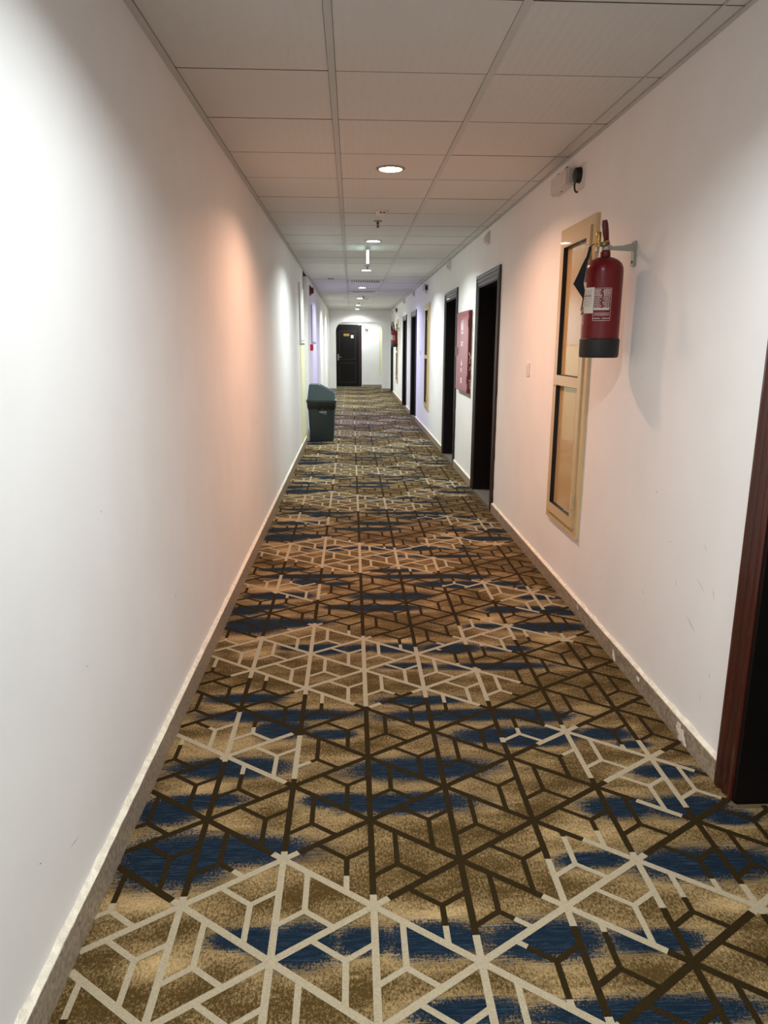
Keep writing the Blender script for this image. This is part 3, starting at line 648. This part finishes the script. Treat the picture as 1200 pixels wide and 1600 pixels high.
prism(bm, [(-.04, .27), (.05, .27), (.005, .335)], 'X', x0, x1)
for q in range(3): dash(-.03 + q * .03, -.012 + q * .03, .20, .245)
dash(-.04, .05, .085, .10); dash(-.03, .04, .105, .14)
o = obj('printed_marks', bm, mat('sign_white', (225, 215, 215), .6), r); o['label'] = 'white printed symbols on red door'
for q in range(6):
    y = -.418 - random.uniform(0, .012); z = random.uniform(.05, .5)
bm = bmesh.new(); L_ = [(z_ / 20 * .85 - .05, random.uniform(.03, .075)) for z_ in range(21)]
A = [bm.verts.new((-.001, -.40, z_)) for z_, q in L_]; C = [bm.verts.new((-.001, -.412 - q, z_)) for z_, q in L_]
for q in range(20): bm.faces.new((A[q], A[q + 1], C[q + 1], C[q]))
bm.faces.new([bm.verts.new(v) for v in ((-.001, -.43, -.05), (-.001, .33, -.045), (-.001, .33, .01), (-.001, -.43, .01))])
obj('mortar_patch', bm, mat('mortar', (196, 188, 166), .9, var=.2, vscale=30), r)
bm = bmesh.new(); random.seed(3)
for y, z, hh in ((-.4165, .30, .11), (-.4165, .23, .04), (-.4165, .05, .06), (-.4165, .12, .02)):
    pts = [(-.028 + random.uniform(0, .02), z + hh * t / 6) for t in range(7)]
    A = [bm.verts.new((p[0], y, p[1])) for p in pts]; C = [bm.verts.new((min(-.001, p[0] + random.uniform(.004, .014)), y, p[1])) for p in pts]
    for q in range(6): bm.faces.new((A[q], A[q + 1], C[q + 1], C[q]))
obj('chipped_paint', bm, mat('chip_cream', (220, 190, 170), .8), r)

# ------------------------------------------------------------------ fire extinguishers
def extinguisher(y, lab):
    X = 1.085 - XR
    r = root('fire_extinguisher', (XR - .001, y, 1.36), lab, 'fire extinguisher', 'red wall-hung extinguishers')
    bm = bmesh.new()
    lathe(bm, [(.078, .006), (.080, .02), (.080, .355), (.078, .375), (.070, .393), (.055, .407), (.035, .416), (.019, .420), (.018, .446), (.016, .450)], c=(X, 0, 0), seg=48)
    obj('cylinder', bm, M_red, r, smooth=True)
    bm = bmesh.new(); lathe(bm, [(.072, 0), (.081, .002), (.084, .012), (.0845, .078), (.0805, .082), (.079, .08)], c=(X, 0, 0), seg=48); obj('rubber_boot', bm, M_black, r, smooth=True)
    # valve block, gauge, levers, bracket
    bm = bmesh.new(); lathe(bm, [(.016, .444), (.019, .448), (.019, .462), (.014, .466), (.014, .486), (.010, .490)], c=(X, 0, 0), seg=20)
    lathe(bm, [(.010, -.04), (.012, -.036), (.012, .0)], c=(X - .012, 0, .470), seg=14, axis='Y')
    tube(bm, [(X, 0, .474), (X - .034, -.005, .468), (X - .040, -.006, .440)], .008, 10)
    v = obj('valve', bm, M_steel, r, smooth=True)
    bm = bmesh.new(); lathe(bm, [(.0, -.048), (.009, -.048), (.011, -.046), (.011, -.038)], c=(X - .010, 0, .470), seg=20, axis='Y'); obj('gauge', bm, M_brass, v)
    bm = bmesh.new(); lathe(bm, [(.009, .478), (.011, .484), (.011, .515), (.008, .520)], c=(X - .036, -.005, 0), seg=14); lathe(bm, [(.012, .460), (.012, .478)], c=(X - .034, -.005, 0), seg=12); obj('safety_pin', bm, M_brass, v, smooth=True)
    bm = bmesh.new()
    tube(bm, [(X - .002, -.01, .478), (X - .012, -.02, .515), (X - .020, -.028, .545), (X - .024, -.032, .562)], [.010, .0135, .0135, .010], 10)
    tube(bm, [(X + .005, .0, .470), (X - .005, -.03, .472), (X - .012, -.06, .466)], .007, 8); obj('lever', bm, M_redd, r, smooth=True)
    bm = bmesh.new(); lathe(bm, [(.021, .418), (.021, .440)], c=(X, 0, 0), seg=20); obj('neck_ring', bm, M_red, r)
    bm = bmesh.new()
    prism(bm, [(X + .012, .448), (X + .012, .462), (X + .07, .466), (-.012, .476), (-.002, .476), (-.002, .444), (-.012, .444)], 'Y', -.006, .006)
    tube(bm, [(X + .014, -.012, .458), (X + .014, .012, .458)], .010, 10)
    box(bm, -.008, 0, -.018, .018, .385, .485); obj('wall_bracket', bm, M_steel, r)
    bm = bmesh.new(); lathe(bm, [(.005, -.011), (.005, -.007)], c=(0, 0, .40), seg=8, axis='X'); obj('bracket_screw', bm, M_ink, r)
    # curved labels: phi measured from the direction towards the corridor entrance side
    ang0 = math.atan2(-(y), -(XR + X))               # towards the viewer along the corridor
    def patch(bm, p0, p1, z0, z1, rad):
        n = max(1, int(abs(p1 - p0) / 8)); vs = []
        for k in range(n + 1):
            t = ang0 + math.radians(p0 + (p1 - p0) * k / n)
            vs.append([bm.verts.new((X + rad * math.cos(t), rad * math.sin(t), z)) for z in (z0, z1)])
        for k in range(n): bm.faces.new((vs[k][0], vs[k + 1][0], vs[k + 1][1], vs[k][1]))
    rnd = random.Random(5)
    bm = bmesh.new(); a0, a1, z0, z1 = -26, 27, .155, .288; t = .0014
    patch(bm, a0, a1, z1 - t, z1, .0806); patch(bm, a0, a1, z0, z0 + t, .0806); patch(bm, a1 - 1, a1, z0, z1, .0806); patch(bm, a0, a0 + 1, z0, z0 + .04, .0806)
    for q in range(17):
        z = z1 - .010 - q * .0072
        if q in (11,): patch(bm, a0 + 2, 22, z, z + .008, .0806); continue
        if q in (13, 14): patch(bm, a0 + 4, 23, z, z + .0022, .0806); continue
        if q == 12 or q == 15: continue
        p = a0 + 2; mid = rnd.uniform(-2, 3) if q < 11 else 0
        hh = .0046 if q < 4 else .0034
        e = mid - rnd.uniform(2, 6)
        while p < e: w_ = rnd.uniform(2, 6); patch(bm, p, min(p + w_, e), z, z + hh, .0806); p += w_ + 1.2
        p = mid + rnd.uniform(2, 5)
        while p < 23: w_ = rnd.uniform(2, 6); patch(bm, p, min(p + w_, 24), z, z + hh, .0806); p += w_ + 1.2
    patch(bm, -74, -70, .143, .19, .0806); patch(bm, -64, -62, .143, .19, .0806); patch(bm, -74, -62, .143, .146, .0806)
    o = obj('printed_label', bm, M_print, r); o['label'] = 'white printed instruction panel'
    bm = bmesh.new(); patch(bm, -84, -25, .186, .292, .0812); patch(bm, -84, -58, .292, .315, .0812); st = obj('sticker', bm, M_label, r); st['label'] = 'white inspection sticker'
    bm = bmesh.new()
    for q in range(12):
        z = .280 - q * .008
        if q == 3: patch(bm, -78, -33, z, z + .0035, .0816); continue
        if q > 8: continue
        p = -78
        while p < -34: w_ = rnd.uniform(3, 9); patch(bm, p, min(p + w_, -32), z, z + .0018, .0816); p += w_ + 3
    obj('sticker_print', bm, M_ink, st)
    return r
x0_ = extinguisher(3.18, 'large red fire extinguisher with black boot on right wall in front of nearest shaft door')
c = copy_tree(x0_); c.location.y = 18.62; c.location.z = 1.34; c['label'] = 'distant small red fire extinguisher on right wall near the arched end'
# black cloth mask hanging from the nearest extinguisher
MX = 3.115
pts = [(.999, 1.815), (.991, 1.812), (.983, 1.775), (.967, 1.742), (.950, 1.700), (.934, 1.664), (.958, 1.633), (.981, 1.603), (.984, 1.638), (.977, 1.666), (.980, 1.692), (.984, 1.738), (.993, 1.770), (1.000, 1.797)]
r = root('face_mask', (.98, MX, 1.81), 'folded black cloth face mask dangling at left side of the near extinguisher', 'mask')
bm = bmesh.new(); prism(bm, [(a - .98, b - 1.81) for a, b in pts], 'Y', -.003, .003); obj('cloth', bm, M_mask, r)
bm = bmesh.new(); tube(bm, [(0, 0, -.20), (-.002, 0, -.225), (-.006, 0, -.25), (-.004, -.002, -.272), (.002, 0, -.265), (.001, 0, -.24)], .0028, 6)
tube(bm, [(.014, 0, -.005), (.024, .0, .010), (.036, .01, .014)], .0015, 6); tube(bm, [(.010, 0, .0), (.008, -.003, -.06), (.004, -.002, -.1)], .0012, 6)
obj('strap', bm, M_mask, r)
bm = bmesh.new(); tube(bm, [(.07, .05, .022), (.05, .02, .014), (.015, 0, .008), (-.02, -.005, .014), (-.035, 0, .024)], .0011, 6); obj('wire', bm, M_steel, r)

# ------------------------------------------------------------------ left wall things
r = root('access_panel', (XL, 10.05, .1), 'tall flush hatch on left wall with white upper and pale yellow lower panel', 'cabinet door')
y0, y1 = -.45, .43
obj('upper_panel', B((0, .006, y0 + .06, y1, 1.36, 2.05)), M_white, r)
lo_ = obj('lower_panel', B((0, .006, y0 + .05, y1, .0, 1.30)), M_yell, r); lo_['label'] = 'pale yellow lower panel'
obj('upper_frame', B((0, .022, y0, y0 + .035, 1.32, 2.08), (0, .022, y0 + .035, y1, 1.32, 1.35)), M_white, r)
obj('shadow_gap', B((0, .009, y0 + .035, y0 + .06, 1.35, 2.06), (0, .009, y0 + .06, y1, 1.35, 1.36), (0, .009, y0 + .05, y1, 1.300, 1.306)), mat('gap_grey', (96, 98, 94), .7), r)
r = root('wall_panel', (XL, 13.15, 1.42), 'white framed panel on lavender-lit left wall beyond the bin', 'wall panel')
obj('panel', B((0, .006, -.62, .70, .03, .60)), M_white, r); obj('frame', B((0, .012, -.66, -.62, 0, .63), (0, .012, -.62, .70, 0, .03)), mat('frame_grey', (150, 146, 160), .5), r)
# grey strip painting the dark shadow line at the recess corner
o = obj('recess_shade_1', B((XL - .004, XL + .006, RY0 - .012, RY0 + .004, .88, H - .01)), mat('shade_grey', (120, 122, 116), .5)); o['kind'] = 'structure'
o = obj('door_8', B((XL - .24, XL - .215, RY0 + .02, RY1 - .02, 0, 2.05)), M_white); o['kind'] = 'structure'
# red alarm sounder and call point
r = root('alarm_sounder', (XL, 12.2, 2.18), 'dark red fire alarm sounder high on left wall beyond the recess', 'fire alarm')
obj('base', B((0, .02, -.07, .07, 0, .15)), M_redd, r, bevel=.004); bm = bmesh.new(); lathe(bm, [(.055, .018), (.05, .055), (.03, .07)], c=(0, 0, .075), seg=24, axis='X'); obj('horn', bm, M_redd, r, smooth=True)
r = root('call_point', (XL, 12.12, 1.305), 'small red fire alarm call point on left wall above the bin', 'call point')
obj('housing', B((0, .045, -.05, .05, 0, .10)), mat('bright_red', (190, 14, 24), .4), r, bevel=.003); obj('press_plate', B((.044, .048, -.03, .03, .02, .08)), mat('face_red', (170, 30, 36), .4), r)
# small stencilled marks
bm = bmesh.new()
for q, (dz, ww, hh) in enumerate(((.17, .01, .035), (.12, .02, .02), (.09, .03, .015), (.055, .02, .02), (.02, .03, .012), (-.005, .012, .018))):
    box(bm, 0, .0012, -ww - (q % 2) * .01, ww, dz, dz + hh * .8)
o = obj('wall_sticker', bm, mat('sticker_grey', (150, 152, 148), .6)); o.location = (XL, 7.66, 1.655); tag(o, 'faint grey column of small marks on left wall above the bin', 'sticker')
r = root('sign_plate', (.504, YV, 1.75), 'small grey pictogram sign on far wall right of dark end door', 'sign')
obj('plate', B((-.055, .055, -.003, 0, 0, .17)), M_white, r)
obj('pictogram', B((-.045, -.005, -.0045, -.002, .07, .16), (.005, .045, -.0045, -.002, .06, .15), (-.04, .04, -.0045, -.002, .01, .025)), mat('sign_grey', (70, 72, 74), .6), r)
o = root('side_panel', (.985, YV, .44), 'narrow pale yellow panel on far wall seen through right side of arch', 'wall panel')
obj('panel', B((-.045, .12, -.02, 0, 0, 1.48)), M_yell, o); obj('edge_strip', B((-.052, -.045, -.022, 0, 0, 1.48)), M_cream, o)

# white filler smears on the stone baseboard
bbr = bpy.data.objects['baseboard_right']
for yc, zc, w_, h_ in ((2.31, .030, .075, .036), (3.00, .028, .040, .028), (5.655, .05, .008, .03), (3.55, .055, .02, .012), (2.72, .05, .03, .010)):
    bm = bmesh.new(); rnd = random.Random(int(yc * 100)); ring = []
    for k in range(22):
        a = 2 * PI * k / 22; q = rnd.uniform(.45, 1.1); ring.append((yc + math.cos(a) * w_ * .5 * q + math.sin(a) * w_ * .25, max(.002, zc + math.sin(a) * h_ * q)))
    prism(bm, ring, 'X', XR - BT - .0012, XR - BT + .0005); obj('filler_smear', bm, M_plaster, bbr)
# ------------------------------------------------------------------ waste bin
r = root('waste_bin', (-.447, 10.80, .0025), 'dark grey plastic waste bin with sloping lid and black liner against left wall', 'bin')
def frust(bm, w0, d0, z0, w1, d1, z1, nb=3, rr=.03):
    def ring(w_, d_, z):
        pts = []
        for sx, sy, a0 in ((1, 1, 0), (-1, 1, 90), (-1, -1, 180), (1, -1, 270)):
            for k in range(nb + 1):
                t = math.radians(a0 + 90 * k / nb); pts.append(bm.verts.new((sx * (w_ - rr) + rr * math.cos(t), sy * (d_ - rr) + rr * math.sin(t), z)))
        return pts
    A = ring(w0, d0, z0); C = ring(w1, d1, z1); n = len(A)
    bm.faces.new(A[::-1]); bm.faces.new(C)
    for k in range(n): bm.faces.new((A[k], A[(k + 1) % n], C[(k + 1) % n], C[k]))
bm = bmesh.new(); frust(bm, .172, .165, 0, .200, .190, .56); obj('body', bm, M_grey, r, smooth=True)
bm = bmesh.new(); frust(bm, .222, .205, .578, .222, .205, .605, rr=.035); frust(bm, .212, .198, .56, .215, .2, .58, rr=.03); obj('rim', bm, M_grey, r, smooth=True)
bm = bmesh.new(); rnd = random.Random(2); per = []                         # liner folded over the rim
for k in range(64):
    t = 2 * PI * k / 64; c, s = math.cos(t), math.sin(t); q = max(abs(c) / .206, abs(s) / .196); per.append((c / q, s / q))
rows = []
for z, g in ((.575, 1.035), (.54, 1.03), (.505, 1.02), (.475, .985)):
    rows.append([bm.verts.new((x * (g + rnd.uniform(-.012, .012)), y_ * (g + rnd.uniform(-.012, .012)), z + (rnd.uniform(-.018, .012) if z < .48 else 0))) for x, y_ in per])
for a in range(3):
    for k in range(64): bm.faces.new((rows[a][k], rows[a][(k + 1) % 64], rows[a + 1][(k + 1) % 64], rows[a + 1][k]))
obj('liner', bm, M_liner, r, smooth=True)
bm = bmesh.new()                                                       # lid: sloping hood, flat ridge at the left
prof0 = [(-.205, .604), (.205, .604), (.198, .705), (-.040, .832), (-.175, .832)]
A = [bm.verts.new((x, -.190 + max(0, z - .604) * .07, z)) for x, z in prof0]; C = [bm.verts.new((x, .190 - max(0, z - .604) * .07, z)) for x, z in prof0]
bm.faces.new(A); bm.faces.new(C[::-1])
for k in range(5): bm.faces.new((A[k], C[k], C[(k + 1) % 5], A[(k + 1) % 5]))
ld_ = obj('lid', bm, M_greyl, r, bevel=.004)
bm = bmesh.new(); n_ = Vector((.127, 0, .243)).normalized()
a, b = Vector((.182, 0, .7135)), Vector((-.02, 0, .819))
bm.faces.new([bm.verts.new(v) for v in (a + Vector((0, -.14, 0)) + n_ * .006, b + Vector((0, -.13, 0)) + n_ * .006, b + Vector((0, .13, 0)) + n_ * .006, a + Vector((0, .14, 0)) + n_ * .006)])
bmesh.ops.solidify(bm, geom=bm.faces[:], thickness=.005); obj('flap', bm, M_greyl, ld_)
o = obj('latch', B((.196, .232, -.216, -.19, .606, .622)), M_lens, r, bevel=.003); o['label'] = 'latch on rim, white highlight in its colour'  # pale colour stands in for a white highlight on the catch
bm = bmesh.new()
for q, (a, b, z, h_) in enumerate(((-.06, -.035, .43, .014), (-.030, -.008, .43, .016), (-.003, .02, .432, .014), (.024, .045, .43, .015), (-.04, .045, .418, .006), (.005, .012, .398, .007), (.02, .027, .398, .007), (.034, .041, .398, .007))):
    box(bm, a + .03, b + .03, -.1905, -.17, z, z + h_)
o = obj('printed_mark', bm, mat('bin_print', (170, 180, 180), .6), r); o['label'] = 'pale printed mark'
bm = bmesh.new(); lathe(bm, [(.018, 0), (.021, .01), (.021, .12), (.012, .15), (.009, .165), (.011, .168), (.011, .185)], seg=16)
o = obj('bottle', bm, M_white, smooth=True); o.location = (XL + .023, 10.70, 0) ; tag(o, 'small white bottle-like container wedged between grey bin and left wall', 'bottle')
for o in bpy.data.objects:
    if o.parent and 'category' in o: del o['category']
    if o.name.split('.')[0] in ('printed_label', 'printed_marks', 'printed_mark', 'vent_slots', 'rods', 'sticker_print', 'pictogram', 'clip', 'shadow_gap', 'chipped_paint', 'gasket', 'door_lip', 'strap', 'wall_sticker', 'mortar_patch', 'carpet_backing'): o['kind'] = 'stuff'
